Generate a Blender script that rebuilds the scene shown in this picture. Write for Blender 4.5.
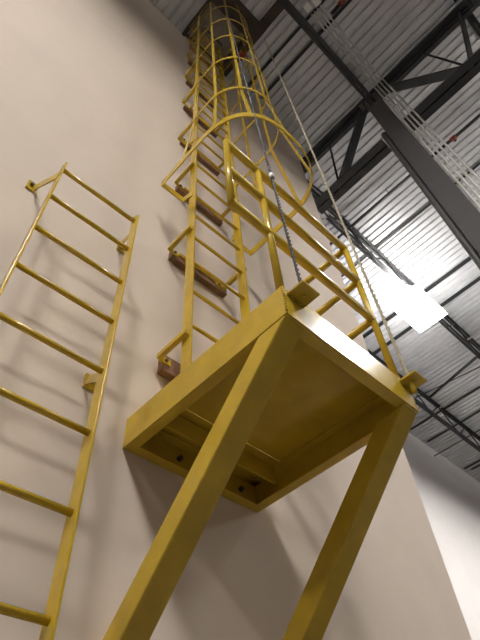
import bpy, math, random
from mathutils import Vector, Matrix

random.seed(4)
for o in list(bpy.data.objects):
    bpy.data.objects.remove(o, do_unlink=True)
scene = bpy.context.scene
C = scene.collection

# ------------------------------------------------------------------ camera
cam_d = bpy.data.cameras.new('camera')
cam = bpy.data.objects.new('camera', cam_d)
C.objects.link(cam)
scene.camera = cam
cam_d.sensor_fit = 'AUTO'
cam_d.sensor_width = 36.0
cam_d.lens = 530.35 / 640 * 36.0
cam_d.clip_end = 200
cam.matrix_world = Matrix(((0.728427, -0.509236, -0.458336, -0.4200),
                           (-0.683094, -0.591269, -0.428701, -1.6399),
                           (-0.052690, 0.625364, -0.778552, 1.6000),
                           (0, 0, 0, 1)))

# ------------------------------------------------------------------ world / exposure
world = bpy.data.worlds.new('world')
scene.world = world
world.use_nodes = True
world.node_tree.nodes['Background'].inputs[0].default_value = (0.9, 0.95, 1.0, 1)
world.node_tree.nodes['Background'].inputs[1].default_value = 0.02
vs = scene.view_settings
scene.display_settings.display_device = 'sRGB'
vs.view_transform = 'Standard'
vs.look = 'None'
vs.gamma = 1.0
vs.exposure = 0.0
vs.use_curve_mapping = False
LAMP_DOWN = 250.0      # radiance of the high bay lenses
LAMP_UP = 160.0         # radiance of the small uplight slots on top of the fixtures
LAMP_COL = (1.0, 0.965, 0.92)

# ------------------------------------------------------------------ materials
def srgb(r, g, b):
    f = lambda c: (c / 255 / 12.92) if c / 255 <= .04045 else ((c / 255 + .055) / 1.055) ** 2.4
    return (f(r), f(g), f(b), 1)

def material(name, col, rough=.5, metal=0., var=.08, scale=4., bump=.0, bump_scale=60., spec=.5, coat=0., dirt=None):
    m = bpy.data.materials.new(name)
    m.use_nodes = True
    nt = m.node_tree
    b = nt.nodes['Principled BSDF']
    tc = nt.nodes.new('ShaderNodeTexCoord')
    geo = nt.nodes.new('ShaderNodeNewGeometry')
    nz = nt.nodes.new('ShaderNodeTexNoise')
    nz.inputs['Scale'].default_value = scale
    nz.inputs['Detail'].default_value = 6
    nz.inputs['Roughness'].default_value = .62
    nt.links.new(geo.outputs['Position'], nz.inputs['Vector'])
    rp = nt.nodes.new('ShaderNodeValToRGB')
    rp.color_ramp.elements[0].position = .3
    rp.color_ramp.elements[1].position = .72
    lo = tuple(max(0, c * (1 - var)) for c in col[:3]) + (1,)
    hi = tuple(min(1, c * (1 + var)) for c in col[:3]) + (1,)
    rp.color_ramp.elements[0].color = dirt if dirt else lo
    rp.color_ramp.elements[1].color = hi
    nt.links.new(nz.outputs['Fac'], rp.inputs['Fac'])
    nt.links.new(rp.outputs['Color'], b.inputs['Base Color'])
    b.inputs['Roughness'].default_value = rough
    b.inputs['Metallic'].default_value = metal
    b.inputs['Specular IOR Level'].default_value = spec
    b.inputs['Coat Weight'].default_value = coat
    b.inputs['Coat Roughness'].default_value = .12
    if bump > 0:
        n2 = nt.nodes.new('ShaderNodeTexNoise')
        n2.inputs['Scale'].default_value = bump_scale
        n2.inputs['Detail'].default_value = 3
        nt.links.new(geo.outputs['Position'], n2.inputs['Vector'])
        bp = nt.nodes.new('ShaderNodeBump')
        bp.inputs['Strength'].default_value = bump
        bp.inputs['Distance'].default_value = .01
        nt.links.new(n2.outputs['Fac'], bp.inputs['Height'])
        nt.links.new(bp.outputs['Normal'], b.inputs['Normal'])
    return m

def emission(name, col, strength):
    m = bpy.data.materials.new(name)
    m.use_nodes = True
    nt = m.node_tree
    nt.nodes.remove(nt.nodes['Principled BSDF'])
    e = nt.nodes.new('ShaderNodeEmission')
    e.inputs[0].default_value = tuple(col) + (1,)
    e.inputs[1].default_value = strength
    nt.links.new(e.outputs[0], nt.nodes['Material Output'].inputs[0])
    return m

M = dict(
    yellow=material('yellow_enamel', (0.51, 0.345, 0.030, 1), .20, var=.12, scale=7, bump=.06, bump_scale=60, coat=.0, spec=.45),
    wall=material('painted_wall', (0.62, 0.53, 0.445, 1), .8, var=.05, scale=1.1, bump=.10, bump_scale=25, spec=.25),
    wall_dim=material('grey_painted_wall', (0.20, 0.19, 0.18, 1), .8, var=.05, scale=.8, spec=.25),
    wall_white=material('painted_white_wall', (0.69, 0.66, 0.65, 1), .8, var=.03, scale=.8, bump=.05, bump_scale=20, spec=.25),
    floor=material('concrete_floor', (0.10, 0.09, 0.08, 1), .55, var=.15, scale=.9, bump=.05),
    deck=material('galvanised_deck', (0.60, 0.61, 0.63, 1), .42, metal=.3, var=.08, scale=2.5, bump=.04, bump_scale=18),
    roof=material('roof_board', (0.25, 0.25, 0.25, 1), .8),
    steel=material('dark_grey_steel', (0.020, 0.021, 0.023, 1), .5, var=.18, scale=3),
    column=material('grey_painted_column', (0.085, 0.085, 0.09, 1), .55, var=.08, scale=1.5),
    conduit=material('galvanised_conduit', (0.60, 0.59, 0.56, 1), .45, metal=.25, var=.08, scale=5),
    pipe=material('black_sprinkler_pipe', (0.022, 0.022, 0.024, 1), .45, var=.15, scale=5),
    wood=material('brown_timber', (0.22, 0.115, 0.06, 1), .7, var=.3, scale=14, bump=.25, bump_scale=40),
    wire=material('steel_wire', (0.06, 0.06, 0.06, 1), .6, metal=.3, var=.25, scale=40),
    rope=material('pale_rope', (0.42, 0.38, 0.28, 1), .8, var=.25, scale=60, bump=.3, bump_scale=200),
    white=material('white_plastic', (0.8, 0.8, 0.78, 1), .4, var=.03),
    bolt=material('dull_bolt', (0.10, 0.09, 0.07, 1), .45, metal=.6, var=.2, scale=30),
    red=material('red_paint', (0.33, 0.035, 0.02, 1), .5, var=.15, scale=8),
    hatch_brown=material('primed_hatch_steel', (0.045, 0.030, 0.022, 1), .7, var=.3, scale=6),
    hatch_grey=material('hatch_lid_liner', (0.42, 0.38, 0.33, 1), .7, var=.35, scale=6),
    housing=material('white_lamp_housing', (0.75, 0.75, 0.75, 1), .4, var=.02),
    lens=emission('lamp_lens', LAMP_COL, LAMP_DOWN),
    slot=emission('lamp_uplight', LAMP_COL, LAMP_UP),
)

# ------------------------------------------------------------------ mesh helpers
class MB:
    """collects shapes in world coordinates; build() links them as one mesh object"""
    def __init__(self):
        self.v, self.f, self.sm = [], [], []

    def face(self, idx, smooth=False):
        self.f.append(idx); self.sm.append(smooth)

    def box(self, x0, x1, y0, y1, z0, z1):
        b = len(self.v)
        self.v += [(x, y, z) for z in (z0, z1) for (x, y) in ((x0, y0), (x1, y0), (x1, y1), (x0, y1))]
        for q in ((3, 2, 1, 0), (4, 5, 6, 7), (0, 1, 5, 4), (1, 2, 6, 5), (2, 3, 7, 6), (3, 0, 4, 7)):
            self.face([b + i for i in q])
        return self

    def hexa(self, bottom, top):
        b = len(self.v)
        self.v += [tuple(p) for p in bottom] + [tuple(p) for p in top]
        for q in ((3, 2, 1, 0), (4, 5, 6, 7), (0, 1, 5, 4), (1, 2, 6, 5), (2, 3, 7, 6), (3, 0, 4, 7)):
            self.face([b + i for i in q])
        return self

    def bar(self, a, c, w, h, side):
        """rectangular bar from a to c; w measured along 'side', h along the third axis"""
        a, c = Vector(a), Vector(c)
        d = (c - a).normalized()
        s = Vector(side); s = (s - d * s.dot(d)).normalized()
        n = d.cross(s)
        q = [(-1, -1), (1, -1), (1, 1), (-1, 1)]
        return self.hexa([a + s * (w / 2 * i) + n * (h / 2 * j) for i, j in q],
                         [c + s * (w / 2 * i) + n * (h / 2 * j) for i, j in q])

    def tube(self, pts, r, n=12, cap=True):
        pts = [Vector(p) for p in pts]
        b = len(self.v)
        t0 = (pts[1] - pts[0]).normalized()
        s = t0.cross(Vector((0, 0, 1)))
        if s.length < .05: s = t0.cross(Vector((1, 0, 0)))
        s.normalize()
        for i, p in enumerate(pts):
            if i == 0: t = pts[1] - pts[0]
            elif i == len(pts) - 1: t = pts[-1] - pts[-2]
            else: t = (pts[i + 1] - p).normalized() + (p - pts[i - 1]).normalized()
            t.normalize()
            s = (s - t * s.dot(t)).normalized()
            w = t.cross(s)
            k = 1.0
            if 0 < i < len(pts) - 1:
                k = 1.0
            for j in range(n):
                a = 2 * math.pi * j / n
                self.v.append(tuple(p + (s * math.cos(a) + w * math.sin(a)) * r * k))
        for i in range(len(pts) - 1):
            for j in range(n):
                j2 = (j + 1) % n
                self.face([b + i * n + j, b + i * n + j2, b + (i + 1) * n + j2, b + (i + 1) * n + j], True)
        if cap:
            self.face([b + j for j in range(n)][::-1])
            e = b + (len(pts) - 1) * n
            self.face([e + j for j in range(n)])
        return self

    def strip(self, path, thick, z0, z1):
        """upright flat bar following a plan path (x, y); thickness in plan, height z0..z1"""
        P = [Vector((x, y)) for x, y in path]
        b = len(self.v)
        for i, p in enumerate(P):
            d1 = (P[i] - P[i - 1]).normalized() if i else (P[1] - P[0]).normalized()
            d2 = (P[i + 1] - P[i]).normalized() if i < len(P) - 1 else d1
            t = (d1 + d2).normalized()
            n = Vector((-t.y, t.x))
            k = thick / 2 / max(.5, n.dot(Vector((-d1.y, d1.x))))
            a, c = p + n * k, p - n * k
            self.v += [(a.x, a.y, z0), (c.x, c.y, z0), (c.x, c.y, z1), (a.x, a.y, z1)]
        for i in range(len(P) - 1):
            o, q = b + 4 * i, b + 4 * (i + 1)
            for j in range(4):
                j2 = (j + 1) % 4
                self.face([o + j, o + j2, q + j2, q + j])
        self.face([b + 3, b + 2, b + 1, b])
        e = b + 4 * (len(P) - 1)
        self.face([e, e + 1, e + 2, e + 3])
        return self

    def mesh(self, name, mat, origin):
        me = bpy.data.meshes.new(name)
        o = Vector(origin)
        me.from_pydata([tuple(Vector(v) - o) for v in self.v], [], self.f)
        me.polygons.foreach_set('use_smooth', self.sm)
        me.materials.append(M[mat])
        me.validate(); me.update()
        return me

    def build(self, name, mat, parent=None, bevel=0.):
        xs, ys, zs = zip(*self.v)
        org = Vector(((min(xs) + max(xs)) / 2, (min(ys) + max(ys)) / 2, min(zs)))
        ob = bpy.data.objects.new(name, self.mesh(name, mat, org))
        C.objects.link(ob)
        W[ob.name] = org
        if parent is not None:
            ob.parent = parent
            ob.location = org - W[parent.name]
        else:
            ob.location = org
        if bevel:
            md = ob.modifiers.new('bevel', 'BEVEL')
            md.width = bevel; md.segments = 2; md.limit_method = 'ANGLE'
            md.harden_normals = False
        return ob

W = {}     # world location of every object built

def empty(name, loc):
    e = bpy.data.objects.new(name, None)
    e.empty_display_size = .1
    C.objects.link(e)
    e.location = loc
    W[e.name] = Vector(loc)
    return e

def tag(o, label, cat, group=None):
    o['label'] = label
    o['category'] = cat
    if group: o['group'] = group
    return o

def struct(o, label=None):
    o['kind'] = 'structure'
    if label:
        o['label'] = label
    return o

def copy_part(src, parent, world):
    """another piece that shares the mesh of src"""
    c = src.copy()
    C.objects.link(c)
    c.parent = parent
    world = Vector(world)
    c.location = world - (W[parent.name] if parent is not None else Vector())
    W[c.name] = world
    return c

def grid_holes(mb, x0, x1, y0, y1, z0, z1, hole):
    hx0, hx1, hy0, hy1 = hole
    mb.box(x0, hx0, y0, y1, z0, z1); mb.box(hx1, x1, y0, y1, z0, z1)
    mb.box(hx0, hx1, y0, hy0, z0, z1); mb.box(hx0, hx1, hy1, y1, z0, z1)

# ------------------------------------------------------------------ dimensions
XA, XD, YB, ZT = 0.532, 1.340, -0.975, 3.209       # platform
HC = 0.162
ZB = ZT - HC
XE = 3.234                                         # free end of the ladder wall
YF = 3.72                                          # far wall
RX0, RX1, RY0 = -11.0, 21.0, -13.0                 # hall extents
ZD = 11.62                                         # underside of the roof deck
HOLE = (0.545, 1.35, -0.93, -0.02)                 # roof hatch opening

# ------------------------------------------------------------------ the hall
fl = struct(MB().box(RX0 - .3, RX1 + .3, RY0 - .3, YF + .3, -.2, 0).build('floor', 'floor'), 'grey concrete floor of the hall')
struct(MB().box(RX0, XE, 0, .2, 0, ZD).build('wall_left', 'wall'), 'beige painted wall that carries both yellow ladders')
struct(MB().box(XE - .2, XE, .2, YF, 0, ZD).build('wall_return', 'wall'), 'beige return wall behind the free end of the ladder wall')
struct(MB().box(XE, RX1, YF, YF + .2, 0, ZD + .3).build('wall_back', 'wall_white'), 'white far wall beyond the end of the ladder wall')
struct(MB().box(RX1, RX1 + .2, RY0, YF + .2, 0, ZD + .3).build('wall_right', 'wall_dim'), 'grey end wall of the hall')
struct(MB().box(RX0 - .2, RX1 + .2, RY0 - .2, RY0, 0, ZD + .3).build('wall_front', 'wall_dim'), 'grey wall behind the camera')
struct(MB().box(RX0 - .2, RX0, RY0, .2, 0, ZD + .3).build('wall_end', 'wall_dim'), 'grey wall at the left end of the hall')

rb = MB()
grid_holes(rb, RX0 - .2, RX1 + .2, RY0 - .2, YF + .2, ZD + .075, ZD + .2, HOLE)
ceiling = struct(rb.build('ceiling', 'roof'), 'ribbed galvanised roof deck')

# corrugated deck, one panel of six ribs every 0.914 m, cut out around the hatch
PITCH = .9144 / 6
def deck_profile(x0):
    pts = []
    for k in range(6):
        x = x0 + k * PITCH
        pts += [(x, ZD), (x + .098, ZD), (x + .112, ZD + .040), (x + .1384, ZD + .040)]
    pts.append((x0 + 6 * PITCH, ZD))
    return pts
def deck_piece(mb, x0, ya, yb):
    b = len(mb.v)
    pr = deck_profile(x0)
    for x, z in pr:
        mb.v += [(x, ya, z), (x, yb, z), (x, ya, z + .012), (x, yb, z + .012)]
    for i in range(len(pr) - 1):
        o, q = b + 4 * i, b + 4 * (i + 1)
        mb.face([o, o + 1, q + 1, q]); mb.face([o + 2, q + 2, q + 3, o + 3])
        mb.face([o, q, q + 2, o + 2]); mb.face([o + 1, o + 3, q + 3, q + 1])
first = None
i0 = int((RX0) / .9144) - 1
for i in range(i0, int(RX1 / .9144) + 1):
    x0 = i * .9144 - .37
    if x0 < RX0 - .1 or x0 + .9 > RX1 + .1: continue
    mb = MB()
    over = x0 < HOLE[1] and x0 + .9144 > HOLE[0]
    if over:
        deck_piece(mb, x0, RY0, HOLE[2])
        mb.build('deck_panel', 'deck', ceiling)
    elif first is None:
        deck_piece(mb, x0, RY0, YF)
        first = mb.build('deck_panel', 'deck', ceiling); fx = x0
    else:
        w = W[first.name] + Vector((x0 - fx, 0, 0))
        copy_part(first, ceiling, w)

# ------------------------------------------------------------------ roof hatch above the caged ladder
hx0, hx1, hy0, hy1 = HOLE
hatch = tag(empty('roof_hatch', ((hx0 + hx1) / 2, -.5, ZD)), 'dark roof hatch at the top of the caged ladder', 'hatch')
MB().box(hx0 - .05, hx0 + .01, -.93, -.005, ZD - .13, ZD - .002).build('frame_angle', 'steel', hatch)
MB().box(hx1 - .01, hx1 + .14, -1.45, -.005, ZD - .13, ZD - .002).build('frame_angle', 'hatch_brown', hatch)
MB().box(hx0 - .05, hx1 + .14, -1.02, -.70, ZD - .16, ZD - .135).build('frame_plate', 'hatch_brown', hatch)
MB().box(hx0, hx0 + .02, hy0, hy1, ZD + .0, ZD + .16).build('curb_panel', 'hatch_brown', hatch)
MB().box(hx1 - .02, hx1, hy0, hy1, ZD + .0, ZD + .16).build('curb_panel', 'hatch_brown', hatch)
MB().box(hx0 + .02, hx1 - .02, hy1 - .02, hy1, ZD + .0, ZD + .16).build('curb_panel', 'hatch_brown', hatch)
MB().box(hx0 + .02, hx1 - .02, hy0, hy0 + .02, ZD + .0, ZD + .16).build('curb_panel', 'hatch_brown', hatch)
lid = MB().box(hx0 - .05, hx1 + .05, hy0 - .05, hy1 + .05, ZD + .16, ZD + .24).build('lid', 'hatch_grey', hatch)
MB().tube([(hx0 + .2, -.3, ZD + .14), (hx1 - .2, -.3, ZD + .14)], .012, 8).build('lid_handle', 'steel', lid)

# ------------------------------------------------------------------ roof steel
def angle_bar(a, c, w=.10, t=.012, up=(0, 0, 1), mb=None):
    mb = mb or MB()
    return mb.bar(a, c, w, t, (0, 1, 0))

def joist(y, x0, x1, label, taper_left=False, pitch=.72):
    zt, zb = ZD - .06, ZD - .72
    j = tag(empty('bar_joist', ((x0 + x1) / 2, y, zb)), label, 'joist', 'bar joists under the roof deck')
    for nm, z in (('top_chord', zt), ('bottom_chord', zb)):
        xa = x0 + (.75 if (z == zb and taper_left) else 0)
        for s in (-1, 1):       # a pair of angles back to back
            mb = MB()
            yy = y + s * .035
            mb.box(xa, x1, yy - .026, yy + .026, z - .008, z + .008)
            mb.box(xa, x1, y + s * .012 - .004, y + s * .012 + .004, z - (.05 if z == zt else -.0), z + (.05 if z == zb else 0))
            mb.build(nm, 'steel', j)
    n = int((x1 - x0) / pitch)
    w1 = w2 = None
    for k in range(n):
        xa = x0 + k * pitch
        if taper_left and k == 0:
            MB().tube([(xa, y, zt), (xa + .75, y, zb)], .018, 6).build('web', 'steel', j); continue
        up = k % 2
        if up:
            if w1 is None:
                w1 = MB().tube([(xa, y, zb), (xa + pitch, y, zt)], .019, 6).build('web', 'steel', j); x_w1 = xa
            else: copy_part(w1, j, W[w1.name] + Vector((xa - x_w1, 0, 0)))
        else:
            if w2 is None:
                w2 = MB().tube([(xa, y, zt), (xa + pitch, y, zb)], .019, 6).build('web', 'steel', j); x_w2 = xa
            else: copy_part(w2, j, W[w2.name] + Vector((xa - x_w2, 0, 0)))
    return j

XT = 3.69      # girder line
joist(-1.50, -10.9, XT - .16, 'dark bar joist overhead, running from the hatch side to the grey column')
joist(-1.50, XT + .16, RX1 - .02, 'dark bar joist hidden behind the top of the grey column')
joist(-3.48, XT - 6, XT - .16, 'dark bar joist meeting the girder truss at the top edge of the picture')
joist(-3.48, XT + .16, RX1 - .02, 'dark bar joist leaving the girder truss in the top right corner')
joist(0.45, XT + .15, RX1 - .02, 'dark bar joist right beside the glaring high bay lamp', True)
joist(2.45, XE + .02, RX1 - .02, 'dark bar joist nearest the white far wall')

ZG0, ZG1 = 9.70, ZD - .17
truss = tag(empty('girder_truss', (XT, -1.5, ZG0)), 'deep dark girder truss resting on the grey column', 'truss')
def chord(z, ya, yb, name):
    for s in (-1, 1):
        mb = MB()
        mb.box(XT + s * .075 - .062, XT + s * .075 + .062, ya, yb, z - .009, z + .009)
        mb.box(XT + s * .022 - .007, XT + s * .022 + .007, ya, yb, z - (.11 if name == 'top_chord' else 0), z + (.11 if name == 'bottom_chord' else 0))
        mb.build(name, 'steel', truss)
chord(ZG1, -12.9, .55, 'top_chord')
chord(ZG0, -1.27, .22, 'bottom_chord')
chord(ZG0, -12.9, -1.655, 'bottom_chord')
def web(ya, za, yb, zb_, w=.17):
    MB().bar((XT, ya, za), (XT, yb, zb_), w, .03, (1, 0, 0)).build('web', 'steel', truss)
web(-1.36, ZG1, -.30, ZG0)
web(-1.72, ZG1, -2.78, ZG0)
web(-3.38, ZG1, -2.82, ZG0)
web(-3.52, ZG1, -5.0, ZG0)
web(-6.3, ZG1, -5.05, ZG0)
web(.35, ZG1, -.05, ZG0 + .02, .09)
web(.45, ZG1, .15, ZG0 + .02, .11)
MB().tube([(XT, -.48, ZG1), (XT, -.30, ZG0)], .018, 6).build('web_rod', 'steel', truss)
MB().tube([(XT, -2.57, ZG1), (XT, -2.80, ZG0)], .018, 6).build('web_rod', 'steel', truss)

# column
cy = -1.510
col = tag(empty('steel_column', (XT, cy, 0)), 'dark grey square steel column carrying the girder truss', 'column')
MB().box(XT - .13, XT + .13, cy - .132, cy + .132, .02, ZG1 - .132).build('shaft', 'column', col, bevel=.012)
MB().box(XT - .15, XT + .15, cy - .136, cy + .136, 0, .02).build('base_plate', 'column', col)
MB().box(XT - .15, XT + .15, cy - .136, cy + .136, ZG1 - .132, ZG1 - .112).build('cap_plate', 'steel', col)
for s in (-1, 1):
    MB().box(XT - .15, XT - .13, cy + s * .19 - .04, cy + s * .19 + .04, ZG1 - .42, ZG1 - .14).build('gusset', 'column', col)
dp = MB().tube([(XT + .12, -1.33, 10.06), (XT + .06, -1.33, 10.06), (XT - .01, -1.33, 10.03), (XT - .04, -1.33, 9.97), (XT - .05, -1.33, 9.88), (XT - .05, -1.33, .0)], .043, 14).build('drain_pipe', 'column')
tag(dp, 'dark round drain pipe running down beside the grey column', 'pipe')

# conduits : along the roof, then down beside the column
ys = (-1.675, -1.735, -1.795, -1.86)
wh = ('nearest the column', 'second from the column', 'third from the column', 'farthest from the column')
for k, y in enumerate(ys):
    xe = XT - .168
    z = ZD - .17 - .0
    pts = [(1.87, y, z), (xe - .14, y, z), (xe - .06, y, z - .02), (xe, y, z - .12), (xe, y, z - .4), (xe, y, 0.0)]
    c = empty('conduit', (xe, y, 0))
    tag(c, 'thin galvanised conduit running along the roof and down, ' + wh[k], 'conduit', 'conduits by the column')
    MB().tube(pts, .0135, 8).build('tube', 'conduit', c)
    for zz in (8.9, 7.4, 5.9, 4.4):
        MB().tube([(xe, y, zz), (xe, y, zz + .05)], .021, 8).build('coupling', 'conduit', c)
for k, (bx, by) in enumerate(((1.74, -1.70), (1.78, -1.85))):
    jb = empty('junction_box', (bx, by, ZD - .22))
    tag(jb, 'small pale square junction box at the conduit ends, ' + ('next to the joist' if k == 0 else 'away from the joist'), 'box', 'junction boxes')
    MB().box(bx - .07, bx + .07, by - .06, by + .06, ZD - .22, ZD - .12).build('body', 'conduit', jb, bevel=.006)
    MB().box(bx - .06, bx + .06, by - .05, by + .05, ZD - .225, ZD - .22).build('cover', 'white', jb)
    MB().tube([(bx, by, ZD - .12), (bx, by, ZD)], .012, 8).build('hanger', 'conduit', jb)

# dark bridging bars and sprinkler lines across the joists
for x, ya, yb, w, lab in (
        (1.90, -12.5, -.15, .045, 'thin dark roof bar just right of the hatch'),
        (2.22, -12.5, -.15, .055, 'thick dark roof bar second from the hatch'),
        (6.36, -12.5, 3.6, .05, 'thin dark roof bar between girder truss and bright lamp'),
        (8.20, -12.5, 3.6, .11, 'broad dark roof bar just left of the bright lamp'),
        (8.87, -12.5, 3.6, .11, 'broad dark roof bar just right of the bright lamp'),
        (13.08, -12.5, 3.6, .07, 'dark roof bar ending over the white far wall, right of the pale conduit'),
        (15.22, -12.5, 3.62, .09, 'broad dark roof bar ending over the white far wall near the right edge'),
        (15.45, -12.5, 3.5, .06, 'narrow dark roof bar at the right edge beside the broad one'),
        (12.18, -12.5, 3.6, .07, 'dark roof bar ending over the white far wall, beside the conduit')):
    o = MB()
    o.box(x - w / 2, x + w / 2, ya, yb, ZD - .035, ZD - .025)
    o.box(x - .006, x + .006, ya, yb, ZD - .035, ZD - .001)
    tag(o.build('roof_bar', 'steel'), lab, 'bar', 'dark bars under the deck')
tag(MB().tube([(13.44, -12.5, 11.3), (13.44, YF - .005, 11.3)], .016, 8).build('thin_pipe', 'pipe'), 'thin dark pipe hanging low and meeting the white far wall', 'pipe')
sp = empty('sprinkler_pipe', (5.42, -4, ZD - .20))
tag(sp, 'black sprinkler pipe with a red head near the column conduits', 'pipe')
MB().tube([(5.42, -12.5, ZD - .18), (5.42, 3.6, ZD - .18)], .030, 10).build('pipe', 'pipe', sp)
for y in (-8, -5, -3, -.6, 1.4, 3.3):
    MB().tube([(5.42, y, ZD - .18), (5.42, y, ZD - .002)], .008, 6).build('hanger_rod', 'steel', sp)
def sprinkler(parent, x, y):
    h = MB().tube([(x, y - .06, ZD - .18), (x, y + .06, ZD - .18)], .042, 10).build('sprinkler_head', 'red', parent)
    h['label'] = 'red sprinkler head'
    MB().tube([(x, y, ZD - .19), (x, y, ZD - .26)], .018, 8).build('nozzle', 'red', h)
    MB().tube([(x, y, ZD - .285), (x, y, ZD - .275)], .032, 10).build('deflector', 'bolt', h)
    for s in (-1, 1):
        MB().tube([(x, y + s * .018, ZD - .255), (x, y + s * .018, ZD - .278)], .005, 5).build('arm', 'red', h)
sprinkler(sp, 5.42, -2.13)
sp2 = tag(empty('sprinkler_pipe', (2.10, -5, ZD - .21)), 'black sprinkler pipe with a red head, crossing above the junction boxes', 'pipe')
MB().tube([(2.10, -12.5, ZD - .18), (2.10, -1.90, ZD - .18)], .028, 10).build('pipe', 'pipe', sp2)
MB().tube([(2.10, -6, ZD - .18), (2.10, -6, ZD)], .008, 6).build('hanger_rod', 'steel', sp2)
sprinkler(sp2, 2.10, -2.13)
rv = tag(empty('red_box', (1.42, -.42, ZD - .16)), 'small dull red box fixed beside the roof hatch', 'box')  # small red fitting by the hatch, drawn as a plain box
MB().box(1.38, 1.50, -.52, -.38, ZD - .21, ZD - .132).build('body', 'red', rv, bevel=.008)
MB().box(1.36, 1.38, -.50, -.40, ZD - .19, ZD - .14).build('flange', 'hatch_brown', rv)

# conduits along Y
for x, r, ya, yb, zz, lab in (
        (4.28, .024, -12, -1.72, ZD - .16, 'shiny silver conduit seen through the girder truss'),
        (10.25, .022, -12, .62, ZD - .12, 'pale conduit crossing the lamp joist on the right'),
        (11.95, .022, -12, 3.7, ZD - .10, 'pale conduit reaching the white far wall')):
    tag(MB().tube([(x, ya, zz), (x, yb, zz)], r, 10).build('roof_conduit', 'conduit'), lab, 'conduit')

# crossed bridging between two joists
tag(MB().bar((11.35, 2.40, ZD - .10), (10.30, .50, ZD - .70), .05, .05, (1, 0, 0)).build('cross_brace', 'steel'),
    'thick dark diagonal brace between the two far joists', 'brace')
tag(MB().tube([(10.40, 2.40, ZD - .66), (11.45, .48, ZD - .10)], .014, 8).build('cross_brace', 'steel'),
    'thin dark diagonal rod crossing the thick brace between the joists', 'brace')

# ------------------------------------------------------------------ high bay lamps
def lamp(x, y, z, lab):
    L = tag(empty('high_bay_lamp', (x, y, z)), lab, 'lamp', 'high bay lamps')
    lx, ly = .54, .31
    body = MB()
    body.box(x - lx, x + lx, y - ly, y + ly, z + .05, z + .10)
    body.build('housing', 'housing', L, bevel=.01)
    sk = MB()      # sloping reflector skirt
    t = .012
    for (ax, ay, bx, by) in ((-1, -1, 1, -1), (1, -1, 1, 1), (1, 1, -1, 1), (-1, 1, -1, -1)):
        nx, ny = (0, ay) if ay == by else (ax, 0)
        e = .05
        p = [(x + ax * lx, y + ay * ly, z + .05), (x + bx * lx, y + by * ly, z + .05)]
        q = [(x + ax * (lx + e), y + ay * (ly + e), z - .02), (x + bx * (lx + e), y + by * (ly + e), z - .02)]
        off = Vector((nx * t, ny * t, 0))
        sk.hexa([Vector(q[0]), Vector(q[1]), Vector(q[1]) + off, Vector(q[0]) + off],
                [Vector(p[0]), Vector(p[1]), Vector(p[1]) + off, Vector(p[0]) + off])
    sk.build('reflector', 'housing', L)
    MB().box(x - lx + .02, x + lx - .02, y - ly + .02, y + ly - .02, z + .035, z + .049).build('lens', 'lens', L)
    MB().box(x - .2, x + .2, y - .1, y + .1, z + .10, z + .17).build('driver_box', 'housing', L, bevel=.008)
    for s in (-1, 1):
        MB().box(x + s * .45 - .12, x + s * .45 + .12, y - .22, y + .22, z + .101, z + .106).build('uplight_slot', 'slot', L)
        MB().tube([(x + s * .25, y, z + .10), (x + s * .25, y, ZD - .73)], .005, 6).build('hanging_wire', 'wire', L)
    return L
lamp(7.50, .50, 10.45, 'glaring rectangular high bay lamp hanging below the joists')
lamp(-3.70, -4.50, 10.45, 'high bay lamp above and to the left behind the camera')
lamp(7.10, -4.00, 10.45, 'high bay lamp out of frame to the right')
lamp(-3.20, -7.40, 10.45, 'high bay lamp behind the camera on the left')
lamp(-9.30, -4.50, 10.45, 'unseen fill lamp added near the left end of the hall')  # added lamp, brightens the left-facing sides of platform and braces
lamp(13.1, -4.50, 10.45, 'high bay lamp far out of frame to the right')
lamp(13.8, -.70, 10.45, 'high bay lamp out of frame near the white far wall')

# ------------------------------------------------------------------ fixed ladder on the left
RUNG = .3048
LY = -.265
l1 = tag(empty('wall_ladder', (.01, LY, 0)), 'plain yellow ladder without a cage, left of the platform', 'ladder')
LX0, LX1 = -.2185, .2385
for x in (LX0 - .005, LX1 + .005):
    mb = MB()
    b0 = [(x - .005, LY - .032, 0), (x + .005, LY - .032, 0), (x + .005, LY + .032, 0), (x - .005, LY + .032, 0)]
    t0 = [(x - .005, LY - .032, 4.372), (x + .005, LY - .032, 4.372), (x + .005, LY + .032, 4.425), (x - .005, LY + .032, 4.425)]
    mb.hexa(b0, t0).build('side_rail', 'yellow', l1, bevel=.0015)
z = 4.335
r0 = None
while z > .2:
    if r0 is None:
        r0 = MB().tube([(LX0 - .012, LY, z), (LX1 + .012, LY, z)], .0125, 14).build('rung', 'yellow', l1); rz = z
    else:
        copy_part(r0, l1, W[r0.name] + Vector((0, 0, z - rz)))
    z -= RUNG
def clip(parent, x, s, z, zw):
    """stand-off from a side rail back to the wall with a bolted foot"""
    b = MB()
    b.bar((x, LY + .0, z), (x + s * .045, -.012, zw), .008, .045, (1, 0, 0))
    o = b.build('bracket', 'yellow', parent)
    x = x + s * .045
    f = MB().box(x - .045 if s < 0 else x - .01, x + .01 if s < 0 else x + .045, -.012, -.001, zw - .04, zw + .04).build('foot', 'yellow', o)
    xx = x + s * .022
    MB().tube([(xx, -.012, zw), (xx, -.028, zw)], .011, 6).build('bolt', 'bolt', o)
for zz, zw in ((4.26, 4.455), (3.10, 3.30), (1.95, 2.14), (.8, .98)):
    clip(l1, LX0 - .008, -1, zz, zw)
    clip(l1, LX1 + .016, 1, zz, zw)

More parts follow.
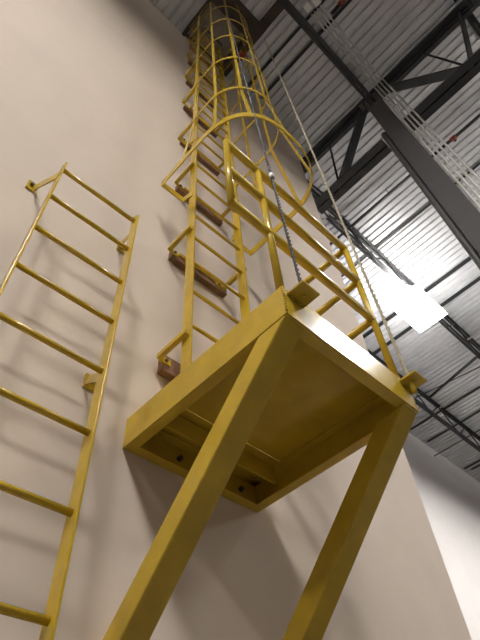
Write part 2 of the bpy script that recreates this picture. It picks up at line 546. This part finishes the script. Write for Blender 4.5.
# ------------------------------------------------------------------ platform
pf = tag(empty('access_platform', ((XA + XD) / 2, YB / 2, 2.0)), 'yellow steel platform with guardrails braced off the wall', 'platform')
tw, fl_w, tf = .008, .052, .010
def channel_y(x, s, name='edge_channel'):
    """runs along Y; web on the outside at x, flanges pointing inwards (s)"""
    mb = MB()
    y0, y1 = YB, -.001
    mb.box(min(x, x + s * tw), max(x, x + s * tw), y0, y1, ZB, ZT)
    mb.box(min(x + s * tw, x + s * fl_w), max(x + s * tw, x + s * fl_w), y0 + tw, y1 - tw, ZB, ZB + tf)
    mb.box(min(x + s * tw, x + s * fl_w), max(x + s * tw, x + s * fl_w), y0 + tw, y1 - tw, ZT - .008 - tf, ZT - .008)
    return mb.build(name, 'yellow', pf, bevel=.002)
channel_y(XA, 1)
channel_y(XD, -1)
def channel_x(y, s):
    mb = MB()
    x0, x1 = XA + tw, XD - tw
    mb.box(x0, x1, min(y, y + s * tw), max(y, y + s * tw), ZB, ZT)
    mb.box(x0, x1, min(y + s * tw, y + s * fl_w), max(y + s * tw, y + s * fl_w), ZB + .0005, ZB + tf)
    mb.box(x0, x1, min(y + s * tw, y + s * fl_w), max(y + s * tw, y + s * fl_w), ZT - .008 - tf, ZT - .0085)
    return mb.build('edge_channel', 'yellow', pf, bevel=.002)
channel_x(YB, 1)
bk = channel_x(-.001, -1)
MB().box(XA + tw, XD - tw, YB + tw, -.232, ZT - .0078, ZT - .001).build('deck_plate', 'yellow', pf)
MB().box(XA + tw, XD - tw, -.228, -.010, ZT - .0078, ZT - .001).build('deck_plate', 'yellow', pf)
ca = MB()
ca.box(XA + .05, XD - .05, -.186, -.178, ZB + .05, ZT - .018)
ca.box(XA + .05, XD - .05, -.178, -.125, ZT - .026, ZT - .018)
ca.build('cross_angle', 'yellow', pf)
for x in (.62, .83, 1.04, 1.22):
    MB().tube([(x, -.009, ZB + .08), (x, -.028, ZB + .08)], .014, 6).build('anchor_bolt', 'bolt', pf)
# knee braces: 0.1 m square tube from the front corners down to the wall
for xa, xb in ((XA + .001, XA + .101), (XD - .101, XD - .001)):
    mb = MB()
    yb0, zb0 = YB + .010, ZB - .001            # front top edge
    L_ = .135
    k = .965                                   # drop per metre towards the wall
    dn = (-.012 - yb0)
    up = (-.012 - (yb0 + L_))
    sec_top = [(xa, yb0, zb0), (xb, yb0, zb0), (xb, yb0 + L_, zb0), (xa, yb0 + L_, zb0)]
    sec_bot = [(xa, -.012, zb0 - dn * k), (xb, -.012, zb0 - dn * k), (xb, -.012, zb0 - up * k), (xa, -.012, zb0 - up * k)]
    br = mb.hexa(sec_bot, sec_top).build('knee_brace', 'yellow', pf, bevel=.006)
    zc = (sec_bot[0][2] + sec_bot[2][2]) / 2
    MB().box(xa, xb, -.0118, -.001, zc - .09, zc + .09).build('wall_plate', 'yellow', br)
    # weld bead along the top of the brace
    MB().tube([(xa + .004, yb0 - .001, zb0 - .002), (xb - .004, yb0 - .001, zb0 - .002)], .004, 6).build('weld', 'yellow', br)
# cable anchor plates at the two front corners
for k, x in enumerate((.601, 1.303)):
    ap = MB().box(x - .048, x + .048, -1.057, YB - .0005, 3.170, 3.180).build('anchor_plate', 'yellow', pf, bevel=.0015)
    MB().tube([(x + .004, -1.012, 3.170), (x + .004, -1.012, 3.157)], .012, 6).build('nut', 'yellow', ap)
    for i in range(5):        # lumpy weld below the plate
        MB().tube([(x - .034 + i * .017, YB - .004, 3.161), (x - .030 + i * .017, YB - .006, 3.169)], .006, 6).build('weld', 'yellow', ap)
wl = MB()
for i in range(9):
    wl.tube([(XA - .001, YB - .002, ZB + .01 + i * .016), (XA, YB - .002, ZB + .022 + i * .016)], .005, 6)
wl.build('weld', 'yellow', pf)

# guardrail
GR = .0212
gy = YB + .03
gx0, gx1, gx2 = XA - .203, XA + .03, XD - .03
H = (.458, .799, 1.146)
zl, zm, ztp = (ZT + h for h in H)
def pipe(pts, name, n=18, r=.0172):
    return MB().tube(pts, r, n).build(name, 'yellow', pf)
pipe([(gx1, gy, ZT), (gx1, gy, ztp)], 'post')
pipe([(gx2, gy, ZT), (gx2, gy, ztp)], 'post')
pipe([(gx2, -.03, ZT), (gx2, -.03, ztp)], 'post')
pipe([(gx0, gy, zl - .012), (gx0, gy, ztp + .012)], 'end_post')
for zz in (zl, zm, ztp):
    pipe([(gx0 - .0, gy, zz), (gx2, gy, zz)], 'front_rail', r=.0212)
    pipe([(gx2, gy, zz), (gx2, -.03, zz)], 'side_rail', r=.0205)

# ------------------------------------------------------------------ caged ladder above the platform
cl = tag(empty('caged_ladder', (.895, -.26, ZT)), 'tall yellow ladder with a safety cage rising to the roof hatch', 'ladder')
CX0, CX1, CYL = .664, 1.111, -.259
for x in (CX0 - .005, CX1 + .005):
    MB().box(x - .005, x + .005, CYL - .034, CYL + .040, ZT, ZD + .02).build('side_rail', 'yellow', cl, bevel=.0015)
z = 4.982 - 5 * RUNG
r1 = None
while z < ZD:
    if r1 is None:
        r1 = MB().tube([(CX0 - .0125, CYL, z), (CX1 + .0125, CYL, z)], .0115, 12).build('rung', 'yellow', cl); rz = z
    else:
        copy_part(r1, cl, W[r1.name] + Vector((0, 0, z - rz)))
    z += RUNG
CCX = .888
def hoop_path(hw, cyc, dep, power):
    p = [(CX0 - .012, CYL), (CX0 - .03, -.175), (CCX - hw, -.172)]
    n = 28
    for i in range(n + 1):
        a = math.pi + math.pi * i / n
        c, q = math.cos(a), math.sin(a)
        e = 2 / power
        p.append((CCX + hw * math.copysign(abs(c) ** e, c), cyc - dep * abs(q) ** e))
    p += [(CCX + hw, -.172), (CX1 + .03, -.175), (CX1 + .012, CYL)]
    return p
HZ = [5.283, 6.40, 7.48, 8.55, 9.60, 10.65, 11.50]
hp = None
for i, hz in enumerate(HZ):
    if i == 0:
        MB().strip(hoop_path(.450, -.60, .45, 2.5), .008, hz - .037, hz + .037).build('cage_hoop', 'yellow', cl)
    elif hp is None:
        hp = MB().strip(hoop_path(.355, -.592, .36, 2.1), .007, hz - .025, hz + .025).build('cage_hoop', 'yellow', cl); h0 = hz
    else:
        copy_part(hp, cl, W[hp.name] + Vector((0, 0, hz - h0)))
# upright flats inside the hoops
for a in (193, 231, 270, 309, 347, None, 'm'):
    if a is None or a == 'm':
        s = 1 if a is None else -1
        pu = Vector((CCX + s * .351, -.40)); pl = Vector((CCX + s * .446, -.40)); tdir = Vector((0, 1))
    else:
        t = math.radians(a)
        d = Vector((math.cos(t), math.sin(t)))
        pu = Vector((CCX, -.592)) + d * .350
        e = 2 / 2.5
        pl = Vector((CCX + .443 * math.copysign(abs(d.x) ** e, d.x), -.60 + .443 * math.copysign(abs(d.y) ** e, d.y)))
        tdir = Vector((-d.y, d.x))
    nrm = Vector((-tdir.y, tdir.x))
    w, th = .015, .003
    mb = MB()
    rings = []
    for p, zz in ((pl, HZ[0] - .03), (pl, HZ[0] + .02), (pu, HZ[1] - .04), (pu, HZ[-1] + .03)):
        q = []
        for i, j in ((-1, -1), (1, -1), (1, 1), (-1, 1)):
            c = p + tdir * (w * i) + nrm * (th * j)
            q.append((c.x, c.y, zz))
        rings.append(q)
    b = len(mb.v)
    for q in rings: mb.v += q
    for i in range(len(rings) - 1):
        for j in range(4):
            j2 = (j + 1) % 4
            mb.face([4 * i + j, 4 * i + j2, 4 * (i + 1) + j2, 4 * (i + 1) + j])
    mb.face([3, 2, 1, 0]); e = 4 * (len(rings) - 1); mb.face([e, e + 1, e + 2, e + 3])
    mb.build('cage_bar', 'yellow', cl)

# wooden backing boards and the ladder stand-offs that are fixed to them
BZ = [3.655, 4.735, 5.80, 6.87, 7.97, 9.04, 10.10, 11.10]
where = ['lowest one, just above the platform edge', 'second lowest, above the platform', 'third from the bottom, behind the cage mouth',
         'fourth from the bottom, inside the cage', 'fifth from the bottom, inside the cage', 'sixth from the bottom, high in the cage',
         'second from the top, below the hatch', 'topmost, right under the roof hatch']
for i, bz in enumerate(BZ):
    hh = .066 if i == 0 else .046
    bd = MB().box(.668, 1.172, -.045, -.001, bz - hh, bz + hh - .01).build('backing_board', 'wood', bevel=.004)
    tag(bd, 'brown wooden backing board behind the caged ladder, ' + where[i], 'board', 'backing boards behind the caged ladder')
    for s, x in ((-1, CX0), (1, CX1)):
        xo = x + s * .0245
        st = MB().box(xo - .014, xo + .014, CYL - .02, -.046, bz - .012, bz + .016).build('stand_off', 'yellow', cl)
        MB().box(min(xo, xo - s * .075), max(xo, xo - s * .075), -.054, -.0455, bz - .022, bz + .024).build('foot', 'yellow', st)
        MB().tube([(xo - s * .045, -.054, bz + .0), (xo - s * .045, -.066, bz + .0)], .010, 6).build('bolt', 'bolt', st)
    if i:
        MB().box(CX0 + .06, CX1 - .06, -.060, -.0455, bz + .004, bz + .034).build('tie_strip', 'yellow', cl)

# ------------------------------------------------------------------ hanging cables
def strands(p0, p1, R, r, turns, n=2, seg=10):
    p0, p1 = Vector(p0), Vector(p1)
    d = (p1 - p0); L_ = d.length; d.normalize()
    s = d.cross(Vector((0, 1, 0))).normalized(); w = d.cross(s)
    out = []
    N = int(turns * seg)
    for k in range(n):
        pts = []
        for i in range(N + 1):
            a = 2 * math.pi * (i / seg + k / n)
            pts.append(p0 + d * (L_ * i / N) + (s * math.cos(a) + w * math.sin(a)) * R)
        out.append(pts)
    return out
c1a, c1b = Vector((.576, -1.032, 3.18)), Vector((.667, -.846, ZD - .165))
wr = tag(empty('wire_rope', c1a), 'twisted steel wire rope with a white clip, hung to the left front corner plate', 'rope')
cm = c1a.lerp(c1b, .125)
for pts in strands(c1a, cm, .0045, .0045, 16):
    MB().tube(pts, .0038, 6).build('strand', 'wire', wr)
MB().tube([cm - (c1b - c1a).normalized() * .025, cm + (c1b - c1a).normalized() * .025], .014, 10).build('clip', 'white', wr)
for pts in strands(cm, c1b, .004, .004, 80, 2, 8):
    MB().tube(pts, .0042, 6).build('strand', 'wire', wr)
MB().box(c1b.x - .04, c1b.x + .04, c1b.y - .04, c1b.y + .04, c1b.z - .002, c1b.z + .006).build('top_anchor', 'steel', wr)

c2a, c2b = Vector((1.290, -1.008, 3.18)), Vector((1.60, -.875, ZD - .001))
rp = tag(empty('hanging_rope', c2a), 'pale rope hanging straight down to the right front corner plate', 'rope')
for pts in strands(c2a, c2b, .0045, .0045, 90, 2, 8):
    MB().tube(pts, .0052, 6).build('strand', 'rope', rp)
MB().tube([c2a + Vector((0, 0, -.01)), c2a + Vector((0, 0, -.075))], .011, 10).build('turnbuckle', 'yellow', rp)
